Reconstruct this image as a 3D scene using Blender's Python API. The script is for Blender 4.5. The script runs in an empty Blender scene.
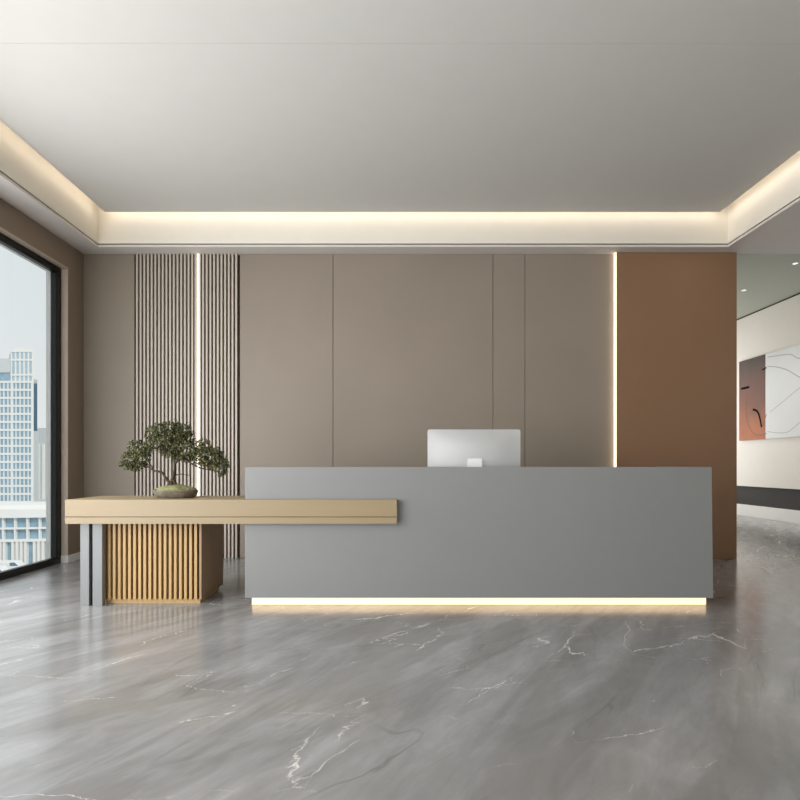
import bpy, bmesh, math, random
from mathutils import Vector, Matrix, noise as mnoise
random.seed(7)
S = bpy.context.scene
COL = S.collection
PI = math.pi

# ------------------------------------------------------------------ helpers
class MB:
    """collects shapes and links them as one mesh object"""
    def __init__(s): s.bm = bmesh.new(); s.mi = 0
    def box(s, x0, x1, y0, y1, z0, z1):
        v = [s.bm.verts.new(p) for p in ((x0,y0,z0),(x1,y0,z0),(x1,y1,z0),(x0,y1,z0),(x0,y0,z1),(x1,y0,z1),(x1,y1,z1),(x0,y1,z1))]
        for f in ((0,3,2,1),(4,5,6,7),(0,1,5,4),(1,2,6,5),(2,3,7,6),(3,0,4,7)):
            s.bm.faces.new([v[i] for i in f]).material_index = s.mi
        return s
    def prism(s, pts, z0, z1):
        """vertical extrusion of a ccw xy outline"""
        a = [s.bm.verts.new((p[0],p[1],z0)) for p in pts]; b = [s.bm.verts.new((p[0],p[1],z1)) for p in pts]
        s.bm.faces.new(a[::-1]); s.bm.faces.new(b)
        n = len(pts)
        for i in range(n): s.bm.faces.new((a[i],a[(i+1)%n],b[(i+1)%n],b[i]))
        return s
    def prism_y(s, pts, y0, y1):
        """extrusion along y of an xz outline (ccw seen from -y)"""
        a = [s.bm.verts.new((p[0],y0,p[1])) for p in pts]; b = [s.bm.verts.new((p[0],y1,p[1])) for p in pts]
        s.bm.faces.new(a); s.bm.faces.new(b[::-1])
        n = len(pts)
        for i in range(n): s.bm.faces.new((a[(i+1)%n],a[i],b[i],b[(i+1)%n]))
        return s
    def cyl(s, c, r, z0, z1, n=24, r1=None, axis='z'):
        r1 = r if r1 is None else r1
        def P(a, rr, h):
            u, v = rr*math.cos(a), rr*math.sin(a)
            return {'z':(c[0]+u,c[1]+v,h),'y':(c[0]+u,h,c[1]+v),'x':(h,c[0]+u,c[1]+v)}[axis]
        A = [s.bm.verts.new(P(2*PI*i/n, r, z0)) for i in range(n)]; B = [s.bm.verts.new(P(2*PI*i/n, r1, z1)) for i in range(n)]
        s.bm.faces.new(A[::-1]); s.bm.faces.new(B)
        for i in range(n): s.bm.faces.new((A[i],A[(i+1)%n],B[(i+1)%n],B[i]))
        return s
    def tube(s, pts, rad, n=8):
        pts = [Vector(p) for p in pts]; rings = []
        if not hasattr(rad, '__len__'): rad = [rad]*len(pts)
        for i, p in enumerate(pts):
            t = (pts[min(i+1,len(pts)-1)]-pts[max(i-1,0)]).normalized()
            u = t.cross(Vector((0,1,0.01))).normalized(); w = t.cross(u).normalized()
            rings.append([s.bm.verts.new(p+(u*math.cos(2*PI*k/n)+w*math.sin(2*PI*k/n))*rad[i]) for k in range(n)])
        for a, b in zip(rings, rings[1:]):
            for k in range(n): s.bm.faces.new((a[k],a[(k+1)%n],b[(k+1)%n],b[k]))
        s.bm.faces.new(rings[0][::-1]); s.bm.faces.new(rings[-1])
        return s
    def build(s, name, mat, parent=None, bevel=0, smooth=False, origin=None):
        me = bpy.data.meshes.new(name)
        bmesh.ops.recalc_face_normals(s.bm, faces=s.bm.faces[:])
        if origin: bmesh.ops.translate(s.bm, verts=s.bm.verts[:], vec=-Vector(origin))
        s.bm.to_mesh(me); s.bm.free()
        for m in (mat if isinstance(mat, (list,tuple)) else [mat]): me.materials.append(m)
        o = bpy.data.objects.new(name, me); COL.objects.link(o)
        if origin: o.location = origin
        if parent:
            o.parent = parent
            pl = parent['_w'] if '_w' in parent else None
        if smooth:
            for p in me.polygons: p.use_smooth = True
        if bevel:
            m = o.modifiers.new('bevel','BEVEL'); m.width = bevel; m.segments = 2; m.limit_method = 'ANGLE'
        return o

def thing(name, label, cat, loc=(0,0,0), group=None):
    o = bpy.data.objects.new(name, None); COL.objects.link(o); o.location = loc
    o['label'] = label; o['category'] = cat
    if group: o['group'] = group
    return o
def tag(o, label, cat, group=None):
    o['label'] = label; o['category'] = cat
    if group: o['group'] = group
    return o
def struct(o, label=None):
    o['kind'] = 'structure'
    if label: o['label'] = label
    return o
def under(parent, o):
    """parent a mesh built in world coordinates under an Empty that stands at its base"""
    o.parent = parent
    o.location = o.location - parent.location
    return o

# ------------------------------------------------------------------ materials
def s2l(c): return tuple((x/255/12.92 if x/255 <= .04045 else ((x/255+.055)/1.055)**2.4) for x in c)
def mat(name, rgb, rough=.5, metal=0, var=.04, scale=6, stretch=(1,1,1), bump=0, spec=.5, coat=0):
    m = bpy.data.materials.new(name); m.use_nodes = True
    nt = m.node_tree; b = nt.nodes['Principled BSDF']; L = nt.links.new
    c = s2l(rgb)
    tc = nt.nodes.new('ShaderNodeTexCoord'); mp = nt.nodes.new('ShaderNodeMapping'); mp.inputs['Scale'].default_value = stretch
    nz = nt.nodes.new('ShaderNodeTexNoise'); nz.inputs['Scale'].default_value = scale; nz.inputs['Detail'].default_value = 4
    rp = nt.nodes.new('ShaderNodeValToRGB')
    rp.color_ramp.elements[0].position = .3; rp.color_ramp.elements[1].position = .7
    rp.color_ramp.elements[0].color = (*[x*(1-var) for x in c],1); rp.color_ramp.elements[1].color = (*[min(1,x*(1+var)) for x in c],1)
    L(tc.outputs['Object'], mp.inputs[0]); L(mp.outputs[0], nz.inputs['Vector']); L(nz.outputs['Fac'], rp.inputs[0]); L(rp.outputs[0], b.inputs['Base Color'])
    b.inputs['Roughness'].default_value = rough; b.inputs['Metallic'].default_value = metal
    b.inputs['Specular IOR Level'].default_value = spec; b.inputs['Coat Weight'].default_value = coat
    if bump:
        bp = nt.nodes.new('ShaderNodeBump'); bp.inputs['Strength'].default_value = bump; bp.inputs['Distance'].default_value = .002
        L(nz.outputs['Fac'], bp.inputs['Height']); L(bp.outputs[0], b.inputs['Normal'])
    return m
def emit(name, rgb, st):
    m = bpy.data.materials.new(name); m.use_nodes = True
    b = m.node_tree.nodes['Principled BSDF']
    b.inputs['Base Color'].default_value = (*s2l(rgb),1); b.inputs['Emission Color'].default_value = (*s2l(rgb),1); b.inputs['Emission Strength'].default_value = st
    b.inputs['Roughness'].default_value = .4
    return m
def glass_mat():
    m = bpy.data.materials.new('window_glass'); m.use_nodes = True
    nt = m.node_tree; nt.nodes.clear(); L = nt.links.new
    out = nt.nodes.new('ShaderNodeOutputMaterial'); mx = nt.nodes.new('ShaderNodeMixShader')
    tr = nt.nodes.new('ShaderNodeBsdfTransparent'); tr.inputs[0].default_value = (.96,.98,.98,1)
    gl = nt.nodes.new('ShaderNodeBsdfGlossy'); gl.inputs['Roughness'].default_value = .02
    lw = nt.nodes.new('ShaderNodeLayerWeight'); pw = nt.nodes.new('ShaderNodeMath'); pw.operation = 'POWER'; pw.inputs[1].default_value = 4
    ma = nt.nodes.new('ShaderNodeMath'); ma.operation = 'MULTIPLY_ADD'; ma.inputs[1].default_value = .5; ma.inputs[2].default_value = .03
    L(lw.outputs['Facing'], pw.inputs[0]); L(pw.outputs[0], ma.inputs[0]); L(ma.outputs[0], mx.inputs[0]); L(tr.outputs[0], mx.inputs[1]); L(gl.outputs[0], mx.inputs[2]); L(mx.outputs[0], out.inputs[0])
    return m
def marble():
    m = bpy.data.materials.new('grey_marble'); m.use_nodes = True
    nt = m.node_tree; b = nt.nodes['Principled BSDF']; L = nt.links.new; N = nt.nodes.new
    tc = N('ShaderNodeTexCoord')
    def mapping(rot, sc, loc=(0,0,0)):
        mp = N('ShaderNodeMapping'); mp.inputs['Rotation'].default_value = (0,0,rot); mp.inputs['Location'].default_value = loc
        L(tc.outputs['Object'], mp.inputs[0])
        m2 = N('ShaderNodeMapping'); m2.inputs['Scale'].default_value = sc; L(mp.outputs[0], m2.inputs[0]); return m2
    def nz(mp, scale, det, dist=0, rough=.55):
        n = N('ShaderNodeTexNoise'); n.inputs['Scale'].default_value = scale; n.inputs['Detail'].default_value = det
        n.inputs['Distortion'].default_value = dist; n.inputs['Roughness'].default_value = rough
        L(mp.outputs[0], n.inputs['Vector']); return n
    def ramp(src, stops):
        r = N('ShaderNodeValToRGB'); e = r.color_ramp.elements
        while len(e) < len(stops): e.new(.5)
        for k,(p,c) in enumerate(stops): e[k].position = p; e[k].color = c if len(c)==4 else (*c,1)
        L(src, r.inputs[0]); return r
    def mix(f, a, bb, mode='MIX'):
        x = N('ShaderNodeMix'); x.data_type = 'RGBA'; x.blend_type = mode
        if isinstance(f, float): x.inputs[0].default_value = f
        else: L(f, x.inputs[0])
        for i, v in ((6,a),(7,bb)):
            if isinstance(v, tuple): x.inputs[i].default_value = v
            else: L(v, x.inputs[i])
        return x.outputs[2]
    g = lambda v, w=0: (*s2l((v+w, v, v-w)),1)
    rot = math.radians(-54)
    # broad clouds drawn out along the diagonal
    big = nz(mapping(rot, (.55,2.0,1)), .9, 8, .9, .6)
    base = ramp(big.outputs[0], [(.28,g(FL[0])),(.45,g(FL[1])),(.55,g(FL[2])),(.72,g(FL[3]))])
    fine = nz(mapping(rot, (1.1,3,1), (3,1,0)), 3.0, 9, .8, .62)
    finer = ramp(fine.outputs[0], [(.3,(.32,.32,.32)),(.7,(.68,.68,.68))])
    c1 = mix(.32, base.outputs[0], finer.outputs[0], 'OVERLAY')
    # darker drifting patches
    dk = nz(mapping(rot, (.35,1.6,1), (11,4,0)), 1.3, 6, 1.2)
    dkr = ramp(dk.outputs[0], [(.50,(0,0,0)),(.58,(.36,.36,.36))])
    c2 = mix(dkr.outputs[0], c1, (*s2l((104,101,97)),1))
    # thin pale veins: the middle level of a distorted noise, broken up by a mask
    def vein(mp, scale, w, mpmask, ms, lo, hi, col, amt, src):
        n = nz(mp, scale, 4, .7, .5)
        r = ramp(n.outputs[0], [(.5-w,(0,0,0)),(.5,(amt,amt,amt)),(.5+w,(0,0,0))])
        k = nz(mpmask, ms, 3, .4)
        kr = ramp(k.outputs[0], [(lo,(0,0,0)),(hi,(1,1,1))])
        f = mix(1.0, r.outputs[0], kr.outputs[0], 'MULTIPLY')
        return mix(f, src, col)
    def crack(rotv, sc, off, scale, w, koff, ks, lo, hi, col, src):
        mp = mapping(rotv, sc, off)
        d = nz(mp, 2.2, 6, 0, .6)
        ad = N('ShaderNodeVectorMath'); ad.operation = 'MULTIPLY_ADD'; ad.inputs[1].default_value = (.45,.45,0)
        L(d.outputs['Color'], ad.inputs[0]); L(mp.outputs[0], ad.inputs[2])
        v = N('ShaderNodeTexVoronoi'); v.feature = 'DISTANCE_TO_EDGE'; v.inputs['Scale'].default_value = scale; L(ad.outputs[0], v.inputs['Vector'])
        r = ramp(v.outputs['Distance'], [(0,(1,1,1)),(w,(0,0,0))])
        k = nz(mapping(0,(1,1,1),koff), ks, 4, .5)
        kr = ramp(k.outputs[0], [(lo,(0,0,0)),(hi,(1,1,1))])
        return mix(mix(1.0, r.outputs[0], kr.outputs[0], 'MULTIPLY'), src, col)
    c3 = crack(rot, (.45,1.1,1), (2,7,0), 1.3, .0055, (5,2,0), 1.9, .53, .64, (*s2l((224,223,218)),1), c2)
    c4 = crack(math.radians(-20), (.5,1.2,1), (9,1,0), 1.9, .004, (1,8,0), 2.3, .52, .62, (*s2l((212,206,196)),1), c3)
    c5 = vein(mapping(rot, (.4,1.7,1), (1,3,0)), 1.1, .012, mapping(0,(1,1,1),(7,7,0)), .8, .48, .6, (*s2l((88,86,84)),1), .45, c4)
    L(c5, b.inputs['Base Color'])
    rr = ramp(fine.outputs[0], [(.3,(.13,)*3),(.7,(.24,)*3)])
    L(rr.outputs[0], b.inputs['Roughness'])
    bp = N('ShaderNodeBump'); bp.inputs['Strength'].default_value = .06; bp.inputs['Distance'].default_value = .004
    L(fine.outputs[0], bp.inputs['Height']); L(bp.outputs[0], b.inputs['Normal'])
    b.inputs['Specular IOR Level'].default_value = .75
    return m
FL = (122,135,145,156)

M = {}
M['floor'] = marble()
M['ceiling'] = mat('ceiling_paint', (196,194,189), .9, var=.01)
M['soffit'] = mat('soffit_paint', (205,200,194), .8, var=.01)
M['fascia'] = mat('cove_paint', (226,220,208), .8, var=.01)
M['beige'] = mat('beige_wall_panel', (138,127,114), .55, var=.03, scale=1.2)
M['taupe'] = mat('taupe_wall', (138,122,106), .6, var=.03, scale=1.5)
M['copper'] = mat('brown_copper_panel', (136,104,77), .5, var=.05, scale=.9)
M['slat'] = mat('pale_slat', (184,174,162), .45, var=.03, stretch=(20,20,.4))
M['black'] = mat('matt_black', (12,11,10), .6)
M['dark'] = mat('dark_backing', (40,36,32), .7)
M['desk'] = mat('grey_lacquer', (131,132,131), .38, var=.012, scale=1.5)
M['legs'] = mat('grey_metal', (128,130,131), .4, metal=0, var=.02)
M['wood'] = mat('pale_wood_veneer', (150,132,102), .45, var=.025, scale=3, stretch=(.5,10,10))
M['sidewood_shade'] = mat('shaded_side_veneer', (158,130,100), .5, var=.05, scale=3, stretch=(10,10,.5))  # shade on the cabinet's right side put into a browner wood colour
M['woodside'] = mat('pale_wood_upright', (184,152,102), .45, var=.08, scale=3, stretch=(10,10,.5))
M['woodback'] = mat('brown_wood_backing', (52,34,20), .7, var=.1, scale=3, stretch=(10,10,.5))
M['groove'] = mat('dark_groove', (84,66,46), .6)
M['silver'] = mat('silver_casing', (206,208,209), .32, metal=.55, var=.005)
M['white'] = mat('white_plastic', (238,238,236), .3, var=.01)
M['screen'] = mat('screen_glass', (12,12,14), .1)
M['wwall'] = mat('white_wall', (228,224,218), .7, var=.01)
M['skirt'] = mat('white_skirting', (236,236,234), .5, var=.01)
M['hallceil'] = mat('green_grey_ceiling', (166,170,160), .9, var=.01)
M['frame'] = mat('black_aluminium', (26,25,24), .38, metal=.3, var=.05)
M['frame2'] = mat('charcoal_aluminium', (58,56,53), .4, metal=.3, var=.05)
M['reveal'] = mat('pale_window_reveal', (190,176,160), .6, var=.02)
M['glass'] = glass_mat()
M['cove'] = emit('cove_led', (255,242,226), 4.6)
M['vled'] = emit('vertical_led', (255,234,204), 2.4)
M['plinth'] = emit('plinth_led', (255,220,176), 1.25)
M['lamp'] = emit('downlight_lens', (255,250,238), 1.0)

# ------------------------------------------------------------------ dimensions (metres, camera at the origin looking along +y)
EYE = 1.15
XL, XR = -3.831, 7.93        # left wall, far right wall
YB, YR, YE = 6.55, -4.5, 13.5  # back wall, rear wall, end of the side hall
ZS, ZC, ZH = 3.758, 4.11, 4.516  # soffit, tray ceiling, hall ceiling
XC = 4.212                   # free right end of the back wall

# ------------------------------------------------------------------ setting
struct(MB().box(XL-.25, XR+.4, YR-.2, YE+.2, -.2, 0).build('floor', M['floor']))

# tray opening
tx0, tx1, ty0, ty1 = -3.529, 4.007, -2.6, 6.34
ceil = MB().box(-3.369, 3.825, -2.44, 3.72, ZC, ZC+.05).box(-3.369, 3.825, 3.722, 6.20, ZC, ZC+.05).box(-3.3, 3.75, 3.6, 3.85, ZC+.006, ZC+.08)
ceil = struct(ceil.build('ceiling', M['ceiling']))
zt = 4.45
s = MB()
for b in ((XL-.25, tx0, YR-.2, YB+.3), (tx1, XR+.4, YR-.2, YB), (tx0, tx1, ty1, YB+.3), (tx0, tx1, YR-.2, ty0)):
    s.box(*b, ZS+.042, zt)
s.box(XL-.25, XR+.4, YR-.2, YB+.3, zt, zt+.12)
s.build('cove_fascia', M['fascia'], ceil)
s = MB()
for b in ((XL-.25, tx0, YR-.2, YB+.3), (tx1, XR+.4, YR-.2, YB), (tx0, tx1, ty1, YB+.3), (tx0, tx1, YR-.2, ty0)):
    s.box(*b, ZS, ZS+.028)
s.build('soffit', M['soffit'], ceil)
s = MB()
for b in ((XL-.25, tx0-.012, YR-.2, YB+.3), (tx1+.012, XR+.4, YR-.2, YB), (tx0-.012, tx1+.012, ty1+.012, YB+.3), (tx0-.012, tx1+.012, YR-.2, ty0-.012)):
    s.box(*b, ZS+.028, ZS+.042)
s.build('shadow_gap', M['black'], ceil)
# hall ceiling beyond the opening
struct(MB().box(XC-.3, XR+.4, YB, YE+.2, ZH, ZH+.1).box(XC-.3, XR+.4, YB, YB+.02, ZS, ZH).build('trim_1', M['hallceil']), 'grey green ceiling of the side hall')

# back wall: carcass, flush panels with open joints, slatted field
wb = struct(MB().box(XL-.25, XC, YB+.08, YB+.3, 0, ZS).build('wall_back', M['taupe']))
def px(x, d=YB): return (x-393)*d/530
joints = [px(83), px(134.6), None, px(239.6), px(333), px(493), px(525), px(610.5)]
for a, b in ((XL, px(134.6)), (px(239.6), px(333)), (px(333), px(493)), (px(493), px(525)), (px(525), px(614.6))):
    MB().box(a+.003, b-.003, YB, YB+.078, .002, ZS-.002).build('wall_panel', M['beige'], wb, bevel=.002)
MB().box(px(134.6), px(239.6), YB+.06, YB+.078, .002, ZS-.002).build('slat_backing', M['black'], wb)
def slat(xc, w): MB().box(xc-w/2, xc+w/2, YB-.012, YB+.06, .002, ZS-.002).build('slat', M['slat'], wb)
for k in range(16): slat(px(136.9+3.69*k, YB-.01), .022)
for k in range(10): slat(px(203.0+3.68*k, YB-.01), .022)
cp = MB().box(px(616.6, YB-.06), XC, YB-.06, YB+.078, .002, ZS-.002).build('brown_panel', M['copper'], wb, bevel=.006)
cp['label'] = 'brown copper-toned panel at the right end'
# metal channels around the vertical lights
MB().box(px(194.8), px(197.2), YB-.008, YB+.06, .002, ZS-.002).box(px(199.3), px(200.9), YB-.008, YB+.06, .002, ZS-.002).build('light_channel', M['slat'], wb)

# left wall with the full-height windows
yw1 = 6.247; zw = 3.472
wl = MB().box(XL-.25, XL, yw1, YB+.3, 0, ZS).box(XL-.25, XL, YR-.2, yw1, zw, ZS).box(XL-.25, XL, 2.5, 3.1, 0, zw).box(XL-.25, XL, YR-.2, -3.6, 0, zw)
wl = struct(wl.build('wall_left', M['taupe']))
struct(MB().box(XL, XL+.014, yw1+.0, YB-.002, 0, .085).box(XL-.07, XL+.014, yw1-.022, yw1-.0125, 0, .085).build('baseboard_left', M['skirt']))
def window(n, y0, y1, outer=True):
    r = MB()
    r.box(XL-.075, XL+.004, y1-.012, y1-.0005, .0, zw-.012).box(XL-.075, XL+.004, y0+.0005, y0+.012, 0, zw-.012).box(XL-.075, XL+.004, y0, y1, zw-.012, zw-.0005)
    w = struct(r.build('window_%d' % n, M['reveal']))
    xa, xb = XL-.16, XL-.07
    def ring(nm, m, x0, x1, a0, a1, zb, zt2, t, tb):
        MB().box(x0,x1,a0,a0+t,zb,zt2).box(x0,x1,a1-t,a1,zb,zt2).box(x0,x1,a0+t,a1-t,zt2-t,zt2).box(x0,x1,a0+t,a1-t,zb,zb+tb).build(nm, m, w, bevel=.003)
    ring('window_frame', M['frame'], xa, xb, y0+.012, y1-.012, 0, zw-.012, .045, .05)
    ring('sash', M['frame2'], XL-.15, XL-.085, y0+.057, y1-.057, .05, zw-.057, .010, .010)
    ring('sash', M['frame'], XL-.15, XL-.092, y0+.067, y1-.067, .06, zw-.067, .010, .010)
    MB().box(XL-.126, XL-.118, y0+.072, y1-.072, .065, zw-.072).build('pane', M['glass'], w)
    if outer: ring('outer_reveal', M['skirt'], XL-.22, XL-.165, y0+.05, y1-.05, -.02, zw-.05, .012, .03)
    return w
window(1, 3.1, yw1)
window(2, -3.6, 2.5)

# rear and right side of the room (behind the camera)
wr = struct(MB().box(XL-.25, XR+.4, YR-.2, YR, 0, ZS).build('wall_rear', M['beige']))
w3 = struct(MB().box(-2.6, 5.6, YR+.0, YR+.05, .1, 3.3).build('window_3', M['frame']))  # added unseen window with opaque panes, a backing for the rear fill lamp
MB().box(-2.5, 1.45, YR+.05, YR+.06, .2, 3.2).box(1.55, 5.5, YR+.05, YR+.06, .2, 3.2).build('pane', M['wwall'], w3)
hw = struct(MB().box(XR, XR+.3, YR-.2, YE+.2, .674, ZH-.035).build('wall_right', M['wwall']))
MB().box(XR+.06, XR+.3, YR-.2, YE+.2, .254, .674).build('dark_recess', M['dark'], hw)['label'] = 'dark recessed band'
struct(MB().box(XR, XR+.3, YR-.2, YE+.2, 0, .254).build('baseboard_right', M['skirt'], bevel=.003))
struct(MB().box(XR+.02, XR+.3, YB+.02, YE+.2, ZH-.035, ZH).build('trim_2', M['black']), 'dark shadow line above the white hall wall')
struct(MB().box(XC-.3, XR+.4, YE, YE+.2, 0, ZH).build('wall_end', M['wwall']))
struct(MB().box(XC-.3, XC-.001, YB+.3, YE, 0, ZH).build('wall_side', M['wwall']))

# ------------------------------------------------------------------ lights built into the room
def cove_strip(box, where):
    o = MB().box(*box).build('cove_light', M['cove'])
    tag(o, 'warm strip light hidden in the ceiling cove '+where, 'light', 'ceiling cove lights'); return o
zc0 = ZC+.055
cove_strip((-3.42, 3.88, 6.225, 6.245, zc0, zc0+.03), 'above the back wall')
cove_strip((-3.42, -3.40, -2.4, 6.2, zc0, zc0+.03), 'on the window side')
cove_strip((3.86, 3.88, -2.4, 6.2, zc0, zc0+.03), 'on the hall side')
cove_strip((-3.42, 3.88, -2.50, -2.48, zc0, zc0+.03), 'at the rear of the room')
vl = MB().box(px(197.3), px(199.2), YB-.004, YB+.03, .003, ZS-.003).build('vertical_strip_light', M['vled'])
tag(vl, 'thin vertical strip light set among the pale wall slats', 'light', 'vertical strip lights on the back wall')
vl2 = MB().box(px(615.2,YB-.04), px(616.5,YB-.04), YB-.05, YB-.004, .003, ZS-.003).build('vertical_strip_light', M['vled'])
tag(vl2, 'vertical strip light glowing beside the brown wall panel', 'light', 'vertical strip lights on the back wall')

for (x, y), lb in zip(((6.71, 8.84), (6.75, 10.2)), ('small ceiling downlight of the side hall, the right one near the photo edge', 'small ceiling downlight of the side hall, the left one nearer the brown panel')):
    t = thing('downlight', lb, 'downlight', (x, y, ZH), 'downlights in the side hall')
    MB().cyl((0,0), .045, -.006, 0, 28).build('trim_ring', M['skirt'], t)
    MB().cyl((0,0), .034, -.008, -.0062, 28).build('lens', M['lamp'], t)

# ------------------------------------------------------------------ reception counter
cy = 4.30
cx0, cx1 = (245-393)*cy/530, (713.3-393)*cy/530
zt_, zb_ = 1.134, .071
t = thing('reception_counter', 'long grey reception counter with a glowing base strip', 'reception desk', ((cx0+cx1)/2, cy+.4, 0))
def P(o): return under(t, o)
P(MB().prism_y([(cx0,zb_),(cx1,zb_),(cx1-.012,zt_),(cx0,zt_)], cy, cy+.04).build('front_panel', M['desk'], bevel=.002))
P(MB().box(cx0, cx0+.04, cy+.04, cy+.85, zb_, zt_).build('side_panel', M['desk'], bevel=.002))
P(MB().box(cx1-.052, cx1-.012, cy+.04, cy+.85, zb_, zt_).build('side_panel', M['desk'], bevel=.002))
P(MB().box(cx0+.04, cx1-.052, cy+.04, cy+.30, zt_-.04, zt_-.001).build('transaction_ledge', M['desk'], bevel=.002))
P(MB().box(cx0+.04, cx1-.052, cy+.04, cy+.85, .71, .75).build('worktop', M['desk'], bevel=.002))
for x in (-.2, 1.6):
    P(MB().box(x-.012, x+.012, cy+.04, cy+.75, zb_, .71).build('divider', M['desk']))
P(MB().box(cx0+.06, cx1-.06, cy+.10, cy+.75, 0, zb_).build('plinth', M['dark']))
P(MB().box((252-393)*4.354/530, (706-393)*4.354/530, cy+.054, cy+.098, .004, zb_-.001).build('light_strip', M['plinth']))

# ------------------------------------------------------------------ wooden side table hooked onto the counter
ty = 4.24; tb = 4.78
wx0, wx1 = -328*ty/530, 4*ty/530
zz = [1.15-59*.008, 1.15-52.3*.008, 1.15-51.7*.008, 1.15-34.7*.008]
t2 = thing('side_table', 'pale wooden table with a thick top wrapping onto the grey counter', 'table', (-2.0, 4.5, 0))
def outline(e):
    return [(wx0+e, ty+e), (wx1-e, ty+e), (wx1-e, cy-.001), (cx0-.001, cy-.001), (cx0-.001, tb-e), (wx0+e, tb-e)]
under(t2, MB().prism(outline(0), zz[2], zz[3]).build('table_top', M['wood'], bevel=.002))
under(t2, MB().prism(outline(0), zz[0], zz[1]).build('lower_rail', M['wood'], bevel=.002))
under(t2, MB().prism(outline(.006), zz[1], zz[2]).build('groove', M['groove']))
for a, b in ((80.3, 89.0), (92.6, 102.2)):
    x0, x1 = (a-393)*4.32/530, (b-393)*4.32/530
    under(t2, MB().box(x0, x1, 4.32, 4.365, 0, zz[0]).build('leg', M['legs'], bevel=.002))
under(t2, MB().box((89.0-393)*4.32/530, (92.6-393)*4.32/530, 4.345, 4.36, .002, zz[0]).build('leg_joint', M['frame']))

# slatted base cabinet under the table
c0, c1 = -2.412, -1.583; f = 4.38; bk = 4.94; z0, z1 = .039, zz[0]-.001
t3 = thing('slatted_cabinet', 'wooden base cabinet with vertical slats on its front, under the table', 'cabinet', ((c0+c1)/2, (f+bk)/2, 0))
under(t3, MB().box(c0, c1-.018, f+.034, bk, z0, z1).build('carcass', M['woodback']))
under(t3, MB().box(c1-.018, c1+.0, f, bk, z0, z1).build('side_panel', M['sidewood_shade'], bevel=.001))
under(t3, MB().box(c0+.02, c1-.02, f+.03, bk-.06, 0, z0).build('plinth', M['woodside']))
ns = 19; pit = (c1-.03-c0)/ns
for k in range(ns):
    xc = c0+.012+pit*k
    under(t3, MB().box(xc, xc+.022, f, f+.034, z0, z1).build('slat', M['woodside'], bevel=.001))

# ------------------------------------------------------------------ monitor on the worktop, seen from behind
md = 4.72
mx0, mx1 = (427.6-393)*4.774/530, (520.4-393)*4.774/530
mc = (mx0+mx1)/2; mw = (mx1-mx0)/2; mzt = 1.15+36*md/530; mzb = mzt-.575
t4 = thing('computer_monitor', 'white and silver computer monitor seen from behind over the counter', 'monitor', (mc, md+.06, .75))
bm = bmesh.new(); nx, nz_ = 40, 28; grid = []
def rc(u, v):   # rounded corners
    return u*mw, v*(mzt-mzb)/2
for j in range(nz_+1):
    row = []
    for i in range(nx+1):
        u, v = -1+2*i/nx, -1+2*j/nz_
        x, z = rc(u, v)
        # soften the corners
        r = .014; ex, ez = mw-r, (mzt-mzb)/2-r
        if abs(x) > ex and abs(z) > ez:
            dx, dz = abs(x)-ex, abs(z)-ez; l = math.hypot(dx, dz)
            if l > r: dx, dz = dx*r/l, dz*r/l
            x, z = math.copysign(ex+dx, x), math.copysign(ez+dz, z)
        e = min(1, (1-max(abs(u), 0))*1.0); q = (1-u*u)**1.3*(1-v**4)
        row.append(bm.verts.new((x, -.006-.032*max(0, q), z)))
    grid.append(row)
for j in range(nz_):
    for i in range(nx): bm.faces.new((grid[j][i], grid[j][i+1], grid[j+1][i+1], grid[j+1][i]))
edge = [grid[0][i] for i in range(nx+1)]+[grid[j][nx] for j in range(1,nz_+1)]+[grid[nz_][i] for i in range(nx-1,-1,-1)]+[grid[j][0] for j in range(nz_-1,0,-1)]
edge = [bm.verts.new(v.co) for v in edge]
back = [bm.verts.new((v.co.x, .006, v.co.z)) for v in edge]
n = len(edge)
for i in range(n): bm.faces.new((edge[i], back[i], back[(i+1)%n], edge[(i+1)%n]))
bm.faces.new(back)
mb = MB(); mb.bm = bm
case = mb.build('casing', M['silver'], t4, smooth=False); case.location = (0, 0, (mzt+mzb)/2-.75)
for p in case.data.polygons[:nx*nz_]: p.use_smooth = True
MB().box(-mw+.012, mw-.012, .006, .0075, mzb-.75+.05, mzt-.75-.012).build('screen', M['screen'], t4)
# bent plate stand
zh = 1.15+6.2*md/530-.75
prof = [(-.058, zh), (-.066, zh), (-.095, .02), (-.098, .004), (-.09, 0), (.13, 0), (.13, .008), (-.078, .008), (-.084, .02)]
bm = bmesh.new()
w0, w1 = .062, .075
A = [bm.verts.new((-(w0 if z > .1 else w1)*1.0, y, z)) for y, z in prof]; B = [bm.verts.new(((w0 if z > .1 else w1), y, z)) for y, z in prof]
bm.faces.new(A); bm.faces.new(B[::-1])
for i in range(len(prof)): bm.faces.new((A[i], B[i], B[(i+1)%len(prof)], A[(i+1)%len(prof)]))
mb = MB(); mb.bm = bm
stand = mb.build('stand', M['white'], t4, bevel=.0015)
MB().box(-.06, .06, -.060, -.03, zh-.09, zh+.002).build('hinge', M['white'], stand, bevel=.004)

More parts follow.
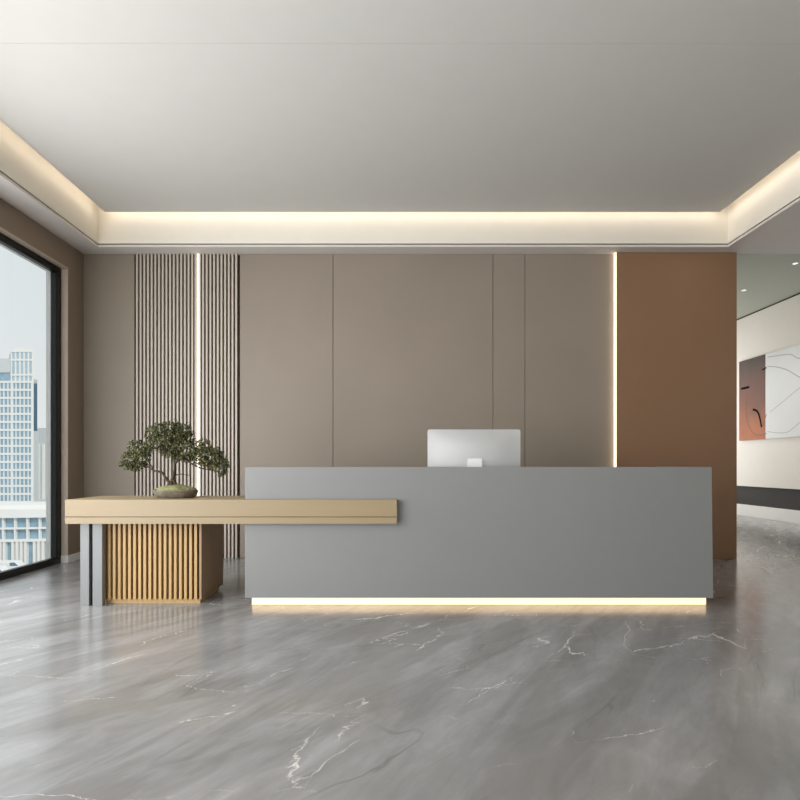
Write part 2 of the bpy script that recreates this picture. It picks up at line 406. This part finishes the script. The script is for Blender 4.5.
# ------------------------------------------------------------------ bonsai
M['bark'] = mat('bark', (66,52,40), .9, var=.35, scale=30, stretch=(1,1,.4), bump=.6)
M['pot'] = mat('mossy_clay', (102,94,78), .85, var=.25, scale=18, bump=.5)
M['moss'] = mat('moss', (128,126,88), .95, var=.4, scale=40, bump=.8)
def leafmat():
    m = bpy.data.materials.new('bonsai_leaf'); m.use_nodes = True
    nt = m.node_tree; b = nt.nodes['Principled BSDF']; L = nt.links.new
    g = nt.nodes.new('ShaderNodeNewGeometry'); r = nt.nodes.new('ShaderNodeValToRGB'); e = r.color_ramp.elements
    e[0].position = 0; e[0].color = (*s2l((34,36,18)),1); e[1].position = 1; e[1].color = (*s2l((132,130,78)),1)
    k = e.new(.5); k.color = (*s2l((64,70,34)),1)
    L(g.outputs['Random Per Island'], r.inputs[0]); L(r.outputs[0], b.inputs['Base Color']); b.inputs['Roughness'].default_value = .6
    return m
M['leaf'] = leafmat()
bx, by, bz = -1.85, 4.5, zz[3]
sc = 530/by
def B(x, y, d=0): return Vector(((x-393)/sc-bx, d, EYE+(465-y)/sc-bz))
t5 = thing('bonsai', 'small bonsai tree in a shallow mossy pot on the wooden table', 'bonsai tree', (bx, by, bz))
# oval pot
def oval(mbm, rings, rx, ry, n=40, seed=0, wob=.0):
    R = []
    for (k, z) in rings:
        row = []
        for i in range(n):
            a = 2*PI*i/n; w = 1+wob*mnoise.noise(Vector((math.cos(a)*2, math.sin(a)*2, z*20+seed)))
            row.append(mbm.verts.new((rx*k*math.cos(a)*w, ry*k*math.sin(a)*w, z)))
        R.append(row)
    for a, b in zip(R, R[1:]):
        for i in range(n): mbm.faces.new((a[i], a[(i+1)%n], b[(i+1)%n], b[i]))
    mbm.faces.new(R[0][::-1]); mbm.faces.new(R[-1])
cxp = B(175.5, 490).x
mb = MB(); oval(mb.bm, [(.78,0),(.84,.006),(.93,.03),(1.0,.058),(1.0,.066),(.95,.066),(.93,.06)], .192, .12, wob=.06)
pot = mb.build('pot', M['pot'], t5, smooth=True); pot.location = (cxp, 0, 0)
mb = MB(); oval(mb.bm, [(.97,.062),(.9,.076),(.75,.090),(.5,.102),(.25,.108),(.05,.11)], .186, .115, seed=5, wob=.16)
for k in range(900):
    a = random.uniform(0, 2*PI); r = random.random()**.5
    x, y = .18*r*math.cos(a), .11*r*math.sin(a); z = .11-.046*r*r
    h = random.uniform(.004, .014); d = Vector((random.uniform(-.6,.6), random.uniform(-.6,.6), 1)).normalized()*h
    w = Vector((random.uniform(-1,1), random.uniform(-1,1), 0)).normalized()*.003
    p = Vector((x, y, z)); vs = [mb.bm.verts.new(q) for q in (p-w, p+w, p+d)]; mb.bm.faces.new(vs)
mb.build('moss', M['moss'], pot)
# trunk and branches
tr = MB()
def br(pts, r0, r1, n=9):
    P_ = []
    for a, b in zip(pts, pts[1:]):
        for k in range(4): P_.append(a.lerp(b, k/4))
    P_.append(pts[-1])
    # smooth
    for _ in range(2): P_ = [P_[0]]+[(P_[i-1]+P_[i]*2+P_[i+1])/4 for i in range(1,len(P_)-1)]+[P_[-1]]
    m_ = len(P_)-1
    tr.tube(P_, [(r0+(r1-r0)*(i/m_)**.7)*(1+.12*math.sin(i*2.1)) for i in range(m_+1)], n)
br([B(173,489), B(171,483), B(173.5,476), B(175.5,468,-.01), B(174,458,0), B(171,446,.02), B(171,434,.0)], .021, .006)
br([B(170.5,484), B(166,478,-.01), B(163.5,472,-.02), B(156,471,-.03), B(149,467,-.02), B(141,462,0), B(134,458,.01)], .015, .004)
br([B(156,471,-.03), B(150,464,.0), B(145,457,.02), B(140,452,.03)], .007, .003)
br([B(173,489), B(176,484), B(173.5,480)], .018, .013)
br([B(175,463,0), B(183,458,-.03), B(192,463,-.04), B(201,468,-.03), B(210,470,0), B(220,472,.02)], .011, .004)
br([B(175,461,0), B(186,455,.03), B(198,451,.02), B(208,452,0)], .009, .003)
br([B(174,475,0), B(181,474,.02), B(189,475.5,.03)], .006, .003)
br([B(172,448,.02), B(163,441,.03), B(155,436,.02)], .007, .003)
br([B(172,446,.02), B(180,438,-.02), B(184,430,-.03)], .006, .003)
br([B(173,455,.0), B(165,449,-.05), B(158,444,-.06)], .006, .003)
tr.build('trunk', M['bark'], t5, smooth=True)
pads = {
 'crown': [(171,428,12,8,0),(153,434,9,8,.02),(161,430,9,7,-.03),(183,431,9,8,.02),(157,443,10,7,-.03),(175,441,13,9,-.05),(170,451,11,8,.04),(180,456,9,6,-.03),(163,450,8,6,.05),(187,438,6,7,.03),(172,436,13,9,.06)],
 'left': [(137,448,9,8,.0),(128,460,8,8,.02),(142,458,9,9,-.03),(138,466,9,6,0),(131,467,8,5,.03),(144,450,6,7,.04),(125.5,464,5,4,-.02)],
 'right': [(190,450,9,8,-.03),(203,446,9,7,0),(199,455,11,8,.04),(209,456,11,9,-.02),(216,453,7,6,.03),(186,458,7,5,.03)],
 'low': [(219,462,8,8,.01),(225,466,4,8,0),(222,471,6,5,-.02),(211,465,8,5,.03),(203,462,8,4,-.03)],
}
rnd = random.Random(3)
for nm, ls in pads.items():
    mb = MB(); bmm = mb.bm
    for (x, y, rx, ry, d) in ls:
        c = B(x, y, d); ax, az, ay = rx/sc, ry/sc, (rx+ry)/2/sc*1.0
        # tufts: small sprays of leaves clustered on the lump
        nt_ = int(rx*ry*.98)
        for _ in range(nt_):
            v = Vector((rnd.gauss(0,1), rnd.gauss(0,1), rnd.gauss(0,1))).normalized()*rnd.uniform(.35,1)**.5
            tc_ = c+Vector((v.x*ax, v.y*ay, v.z*az))
            tr_ = rnd.uniform(.007,.013)
            for _l in range(rnd.randint(7,12)):
                o_ = Vector((rnd.gauss(0,1), rnd.gauss(0,1), rnd.gauss(0,1))).normalized()
                p = tc_+o_*tr_*rnd.uniform(.2,1)
                dr = (o_+Vector((0,0,.5))+Vector((rnd.uniform(-.5,.5),)*3)).normalized()
                sd = dr.cross(Vector((rnd.uniform(-1,1), rnd.uniform(-1,1), rnd.uniform(-1,1)))).normalized()
                ll, ww = rnd.uniform(.010,.017), rnd.uniform(.004,.007)
                vs = [bmm.verts.new(q) for q in (p, p+dr*ll*.5+sd*ww, p+dr*ll, p+dr*ll*.5-sd*ww)]
                bmm.faces.new(vs)
    me = bpy.data.meshes.new('foliage_pad'); bmm.to_mesh(me); bmm.free(); me.materials.append(M['leaf'])
    o = bpy.data.objects.new('foliage_pad', me); COL.objects.link(o); o.parent = t5

# ------------------------------------------------------------------ wall art in the side hall
M['orange'] = mat('rust_orange_canvas', (176,98,48), .6, var=.35, scale=1.1)
def paint(m):
    nt = m.node_tree; L = nt.links.new; b = nt.nodes['Principled BSDF']
    tc = nt.nodes.new('ShaderNodeTexCoord'); sp = nt.nodes.new('ShaderNodeSeparateXYZ'); mr = nt.nodes.new('ShaderNodeMapRange'); rp = nt.nodes.new('ShaderNodeValToRGB')
    nz = nt.nodes.new('ShaderNodeTexNoise'); nz.inputs['Scale'].default_value = 1.6; ad = nt.nodes.new('ShaderNodeMath'); ad.operation = 'MULTIPLY_ADD'; ad.inputs[1].default_value = .5
    L(tc.outputs['Generated'], sp.inputs[0]); L(sp.outputs['Z'], mr.inputs[0]); mr.inputs['To Min'].default_value = -.25; mr.inputs['To Max'].default_value = .75
    L(tc.outputs['Object'], nz.inputs['Vector']); L(nz.outputs['Fac'], ad.inputs[0]); L(mr.outputs[0], ad.inputs[2]); L(ad.outputs[0], rp.inputs[0])
    e = rp.color_ramp.elements; e[0].position = .05; e[0].color = (*s2l((168,92,42)),1); e[1].position = .95; e[1].color = (*s2l((56,34,20)),1)
    k = e.new(.45); k.color = (*s2l((112,56,26)),1)
    L(rp.outputs[0], b.inputs['Base Color'])
paint(M['orange'])
nt = M['orange'].node_tree
M['canvas'] = mat('white_canvas', (218,221,223), .6, var=.02, scale=2)
M['ink'] = mat('black_ink', (20,17,15), .95, spec=.05)
M['pencil'] = mat('grey_line', (176,173,170), .6)
M['brownline'] = mat('brown_line', (110,62,34), .6)
t6 = thing('wall_art', 'abstract wall art, rust orange and white panels with loose drawn lines', 'artwork', (XR-.02, 10.5, 1.7))
yo = 11.24
under(t6, MB().box(XR-.035, XR-.001, yo+.004, 12.09, 1.705, 3.50).build('orange_panel', M['orange'], bevel=.002))
under(t6, MB().box(XR-.035, XR-.001, 8.7, yo-.004, 1.705, 3.50).build('white_panel', M['canvas'], bevel=.002))
def A2(x, y, ex=0):
    k = (XR-.036)/(x-393); return Vector((XR-.0365, 530*k, EYE+(465-y)*k))
def ribbon(pts, w, m, nm='drawn_line', tail=()):
    P_ = [A2(*p) for p in pts]+[Vector((XR-.0365, y, z)) for y, z in tail]
    Q = []
    for i in range(len(P_)-1):
        p0, p1, p2, p3 = P_[max(i-1,0)], P_[i], P_[i+1], P_[min(i+2,len(P_)-1)]
        for k in range(8):
            u = k/8
            Q.append(.5*((2*p1)+(p2-p0)*u+(2*p0-5*p1+4*p2-p3)*u*u+(3*p1-p0-3*p2+p3)*u**3))
    Q.append(P_[-1]); mb = MB(); rows = []
    for i, q in enumerate(Q):
        tg = (Q[min(i+1,len(Q)-1)]-Q[max(i-1,0)]).normalized(); nn = Vector((0, -tg.z, tg.y))*w/2
        rows.append([mb.bm.verts.new(v) for v in (q+nn, q-nn, q-nn+Vector((.001,0,0)), q+nn+Vector((.001,0,0)))])
    for a, b in zip(rows, rows[1:]):
        for k in range(4): mb.bm.faces.new((a[k], a[(k+1)%4], b[(k+1)%4], b[k]))
    under(t6, mb.build(nm, m))
ribbon([(767.8,357.2),(779.5,355.4),(790.5,354.4),(800,358.6)], .018, M['pencil'], tail=((9.7,3.1),(9.2,3.0),(8.8,3.2)))
ribbon([(767.3,366.4),(776.8,367),(787.8,370.3),(800,377.4)], .02, M['pencil'], tail=((9.7,2.55),(9.2,2.1),(8.8,1.95)))
ribbon([(769.9,412.2),(785,400),(800,387.5)], .013, M['pencil'], tail=((9.6,2.95),(9.1,3.3)))
ribbon([(767.3,431.5),(776.8,432.8),(786.4,432.4),(793.3,428),(800,422.5)], .013, M['pencil'], tail=((9.7,2.25),(9.2,2.5)))
ribbon([(741.1,388.8),(745,388),(749.3,387)], .05, M['ink'], 'brush_stroke')
ribbon([(752.7,409.5),(756,410.5),(758.2,413),(760,419),(761.6,427.3)], .045, M['ink'], 'brush_stroke')
ribbon([(762.3,369.6),(764.5,369),(766.4,367.3)], .03, M['ink'], 'brush_stroke')
ribbon([(746.5,397),(746.3,415),(749,426),(753.5,433),(760,435.2),(766.5,433.4)], .015, M['brownline'])
ribbon([(761.6,427.3),(764,422),(766.5,414)], .015, M['brownline'])

# ------------------------------------------------------------------ city outside the window
GZ = -18
M['road'] = mat('pale_paving', (196,196,194), .9, var=.06, scale=.1)
M['cwhite'] = mat('pale_concrete', (238,235,230), .8, var=.02, scale=.2)  # city colours are kept pale to paint in the outdoor haze
M['cglass'] = mat('blue_curtain_glass', (146,174,190), .5, var=.14, scale=.6, spec=.3)
M['cglass2'] = mat('pale_blue_glass', (176,196,206), .5, var=.1, scale=.5, spec=.3)
M['cdark'] = mat('deep_blue_glass', (98,128,148), .5, var=.1, scale=.4, spec=.3)
M['cgrey'] = mat('grey_cladding', (206,208,208), .8, var=.03, scale=.2)
struct(MB().box(-600, -4.3, -200, 900, GZ-.5, GZ).build('ground', M['road']), 'pale ground of the street far below the window')
def CX(x, d): return (x-393)*d/530
def CZ(y, d): return EYE+(465-y)*d/530
d = 230
def wedge(mb, x0, x1, y0, y1, z0, z1):
    return mb.prism([(x0,y0),(x1,y0),(x1-.76*(y1-y0),y1),(x0-.76*(y1-y0),y1)], z0, z1)
t = thing('office_tower', 'tall white gridded office tower with blue windows outside the window', 'building', (-170, d+10, GZ))
xr = CX(32.5, d); xl = xr-50
under(t, wedge(MB(), xl, xr, d, d+26, GZ, CZ(382, d)).build('glazing', M['cglass']))
g = MB(); zz0 = CZ(382, d); fh = 8.0*d/530
bay = 4.05*d/530
k = 0
while zz0-k*fh > GZ:
    wedge(g, xl-.2, xr+.2, d-.35, d+26.2, zz0-k*fh-.46, zz0-k*fh+.46); k += 1
k = 0
while xr-k*bay > xl-.1:
    w = .2 if k % 5 else .5
    g.box(xr-k*bay-w, xr-k*bay+w, d-.3, d, GZ, zz0); k += 1
under(t, g.build('facade_grid', M['cwhite']))
u0, u1 = CX(11, d), CX(32.3, d); ut = CZ(351, d)
under(t, wedge(MB(), u0, u1, d+.3, d+18, zz0, ut).build('upper_storey', M['cglass2']))
g = MB()
for k in range(6):
    x = u0+(u1-u0)*k/5; g.box(x-.3, x+.3, d+.1, d+.35, zz0, ut)
for z in (ut-.2, CZ(360, d), CZ(375, d)): wedge(g, u0-.3, u1+.3, d, d+18.2, z-.3, z+.5)
under(t, g.build('upper_grid', M['cwhite']))
under(t, wedge(MB(), u0-.3, u1+.3, d+.2, d+18.2, ut, CZ(348, d)).build('parapet', M['cwhite']))
l0, l1 = CX(-40, d), CX(9.8, d)
under(t, wedge(MB(), l0, l1, d+.3, d+18, zz0, CZ(372.5, d)).build('penthouse', M['cglass']))
under(t, wedge(MB(), l0, l1+.3, d-.1, d+18, CZ(372.5, d), CZ(358.5, d)).build('roof_crown', M['cgrey']))
d2 = 262
t = thing('office_building', 'narrow deep blue glass building just right of the gridded tower', 'building', (CX(34, d2), d2+8, GZ))
under(t, wedge(MB(), CX(26, d2), CX(37.3, d2), d2, d2+16, CZ(431, d2), CZ(383.5, d2)).build('glazing', M['cdark']))
under(t, wedge(MB(), CX(26, d2), CX(37.6, d2), d2-.2, d2+16.2, CZ(383.5, d2), CZ(379.5, d2)).build('parapet', M['cgrey']))
under(t, wedge(MB(), CX(25, d2), CX(39, d2), d2-.3, d2+16.3, GZ, CZ(431, d2)).build('podium', M['cwhite']))
d3 = 300
t = thing('apartment_block', 'pale grey block beyond the tower, haze painted into its colour', 'building', (CX(42, d3), d3+8, GZ))
under(t, wedge(MB(), CX(30, d3), CX(46, d3), d3, d3+16, GZ, CZ(428, d3)).build('wall', M['cgrey']))
g = MB()
for a, b in ((42.8, 44.8), (39.5, 40.3)): g.box(CX(a, d3), CX(b, d3), d3-1, d3, GZ, CZ(444, d3))
under(t, g.build('pilaster', M['cwhite']))
# low curved building
R0 = 60; ccx, ccy = -78, 160
t = thing('low_curved_building', 'low curved white building with bands of blue glass below the tower', 'building', (ccx, 106, GZ))
def arc(mb, r, ri, z0_, z1_, a0=-70, a1=70, n=70):
    o_ = []
    for i in range(n+1):
        a = math.radians(a0+(a1-a0)*i/n); sx, sy = math.sin(a), -math.cos(a)
        o_.append([mb.bm.verts.new(q) for q in ((ccx+r*sx, ccy+r*sy, z0_), (ccx+r*sx, ccy+r*sy, z1_), (ccx+ri*sx, ccy+ri*sy, z1_), (ccx+ri*sx, ccy+ri*sy, z0_))])
    for p, q in zip(o_, o_[1:]):
        for k in range(4): mb.bm.faces.new((p[k], q[k], q[(k+1)%4], p[(k+1)%4]))
    mb.bm.faces.new(o_[0]); mb.bm.faces.new(o_[-1][::-1])
dd = 101.5
zed = lambda y: CZ(y, dd)
under(t, (lambda m_: (arc(m_, R0-.6, R0-8, GZ, zed(514)), m_)[1])(MB()).build('glazing', M['cglass']))
m_ = MB(); arc(m_, R0+.6, R0-11, zed(517), zed(509)); arc(m_, R0+.2, R0-5, zed(528.6), zed(526.8)); arc(m_, R0+.2, R0-5, zed(541), zed(538.4)); arc(m_, R0-2, R0-11, zed(509), zed(505))
under(t, m_.build('spandrel', M['cwhite']))
m_ = MB()
for i in range(-24, 25):
    a = math.radians(i*2.05); 
    x, y = ccx+R0*math.sin(a), ccy-R0*math.cos(a)
    m_.box(x-.14, x+.14, y-.1, y+.5, zed(541), zed(517))
for i in range(-70, 71):
    a = math.radians(i*.72)
    x, y = ccx+R0*math.sin(a), ccy-R0*math.cos(a)
    if i % 5 != 2: m_.box(x-.22, x+.22, y-.1, y+.6, GZ, zed(541))
under(t, m_.build('mullion', M['cwhite']))
# white van parked in front
def van(x, y, rz, lb):
    t = thing('van', lb, 'vehicle', (x, y, GZ), 'vans parked in the street')
    MB().prism_y([(-2.4,.35),(2.3,.35),(2.4,.9),(2.15,1.2),(1.5,1.95),(-2.35,1.98)], -.95, .95).build('body', M['cwhite'], t, bevel=.08)
    MB().prism_y([(.6,1.2),(1.95,1.2),(1.4,1.8),(.6,1.8)], -.97, .97).build('side_window', M['cdark'], t)
    for wx in (-1.6, 1.5):
        for wy in (-.97, .77): MB().cyl((wx, .34), .34, wy, wy+.2, 16, axis='y').build('wheel', M['black'], t)
    t.rotation_euler = (0,0,rz)
van(CX(9, 95), 95, .15, 'white van parked before the low curved building, nearer its entrance')
van(CX(-3, 91), 90, .15, 'white van half out of view at the left photo edge')

# ------------------------------------------------------------------ daylight and lamps
def area(name, loc, rot, sx, sy, e, col=(1,1,1), spread=180):
    l = bpy.data.lights.new(name, 'AREA'); l.shape = 'RECTANGLE'; l.size = sx; l.size_y = sy; l.energy = e; l.color = col; l.spread = math.radians(spread)
    o = bpy.data.objects.new(name, l); COL.objects.link(o); o.location = loc; o.rotation_euler = rot; return o
area('window_daylight', (XL-.11, -.55, 1.62), (0, -PI/2, 0), 2.96, 5.8, 500, (.98,.99,1))
area('window_daylight', (XL-.11, 3.85, 1.64), (0, -PI/2, 0), 3.0, 1.4, 112, (.98,.99,1))
area('rear_fill_light', (1.5, YR+.1, 1.7), (PI/2, 0, 0), 7.8, 3.0, 22, (.97,.98,1))  # added lamp behind the camera, fills the room before the opaque panes
area('hall_fill_light', (6.1, YE-.05, 2.2), (-PI/2, 0, 0), 3.2, 3.6, 108, (1,.99,.97))  # added unseen lamp at the closed end wall, brightens the hall
for x, y in ((6.71, 8.84), (6.75, 10.2)):
    l = bpy.data.lights.new('downlight_beam', 'SPOT'); l.energy = 60; l.spot_size = math.radians(110); l.spot_blend = .8; l.shadow_soft_size = .05; l.color = (1,.96,.9)
    o = bpy.data.objects.new('downlight_beam', l); COL.objects.link(o); o.location = (x, y, ZH-.03)
sun = bpy.data.lights.new('sun', 'SUN'); sun.energy = 1.6; sun.angle = math.radians(12)
so = bpy.data.objects.new('sun', sun); COL.objects.link(so)
so.rotation_euler = Vector((.62, -.62, .62)).to_track_quat('Z', 'Y').to_euler()

w = bpy.data.worlds.new('sky'); S.world = w; w.use_nodes = True
nt = w.node_tree; bg = nt.nodes['Background']
tc = nt.nodes.new('ShaderNodeTexCoord'); sp = nt.nodes.new('ShaderNodeSeparateXYZ'); rp = nt.nodes.new('ShaderNodeValToRGB')
nt.links.new(tc.outputs['Generated'], sp.inputs[0]); nt.links.new(sp.outputs['Z'], rp.inputs[0]); nt.links.new(rp.outputs[0], bg.inputs[0])
rp.color_ramp.elements[0].position = 0; rp.color_ramp.elements[0].color = (*s2l((226,227,226)),1)
rp.color_ramp.elements[1].position = .6; rp.color_ramp.elements[1].color = (*s2l((214,220,226)),1)
bg.inputs[1].default_value = 1.1

# ------------------------------------------------------------------ camera and view
cam = bpy.data.cameras.new('camera'); co = bpy.data.objects.new('camera', cam); COL.objects.link(co)
co.location = (0, 0, EYE); co.rotation_euler = (PI/2, 0, 0)
cam.sensor_width = 36; cam.lens = 36*530/800; cam.shift_x = 7/800; cam.shift_y = 65/800; cam.clip_end = 2000; cam.clip_start = .05
S.camera = co
S.view_settings.view_transform = 'Standard'; S.view_settings.look = 'None'; S.view_settings.gamma = 1
S.view_settings.exposure = .1; S.view_settings.use_curve_mapping = False
S.cycles.use_denoising = True; S.cycles.denoising_prefilter = 'ACCURATE'; S.cycles.use_adaptive_sampling = False
S.cycles.max_bounces = 10; S.cycles.diffuse_bounces = 6; S.cycles.glossy_bounces = 4; S.cycles.transparent_max_bounces = 12
S.cycles.sample_clamp_indirect = 6; S.cycles.caustics_reflective = False; S.cycles.caustics_refractive = False
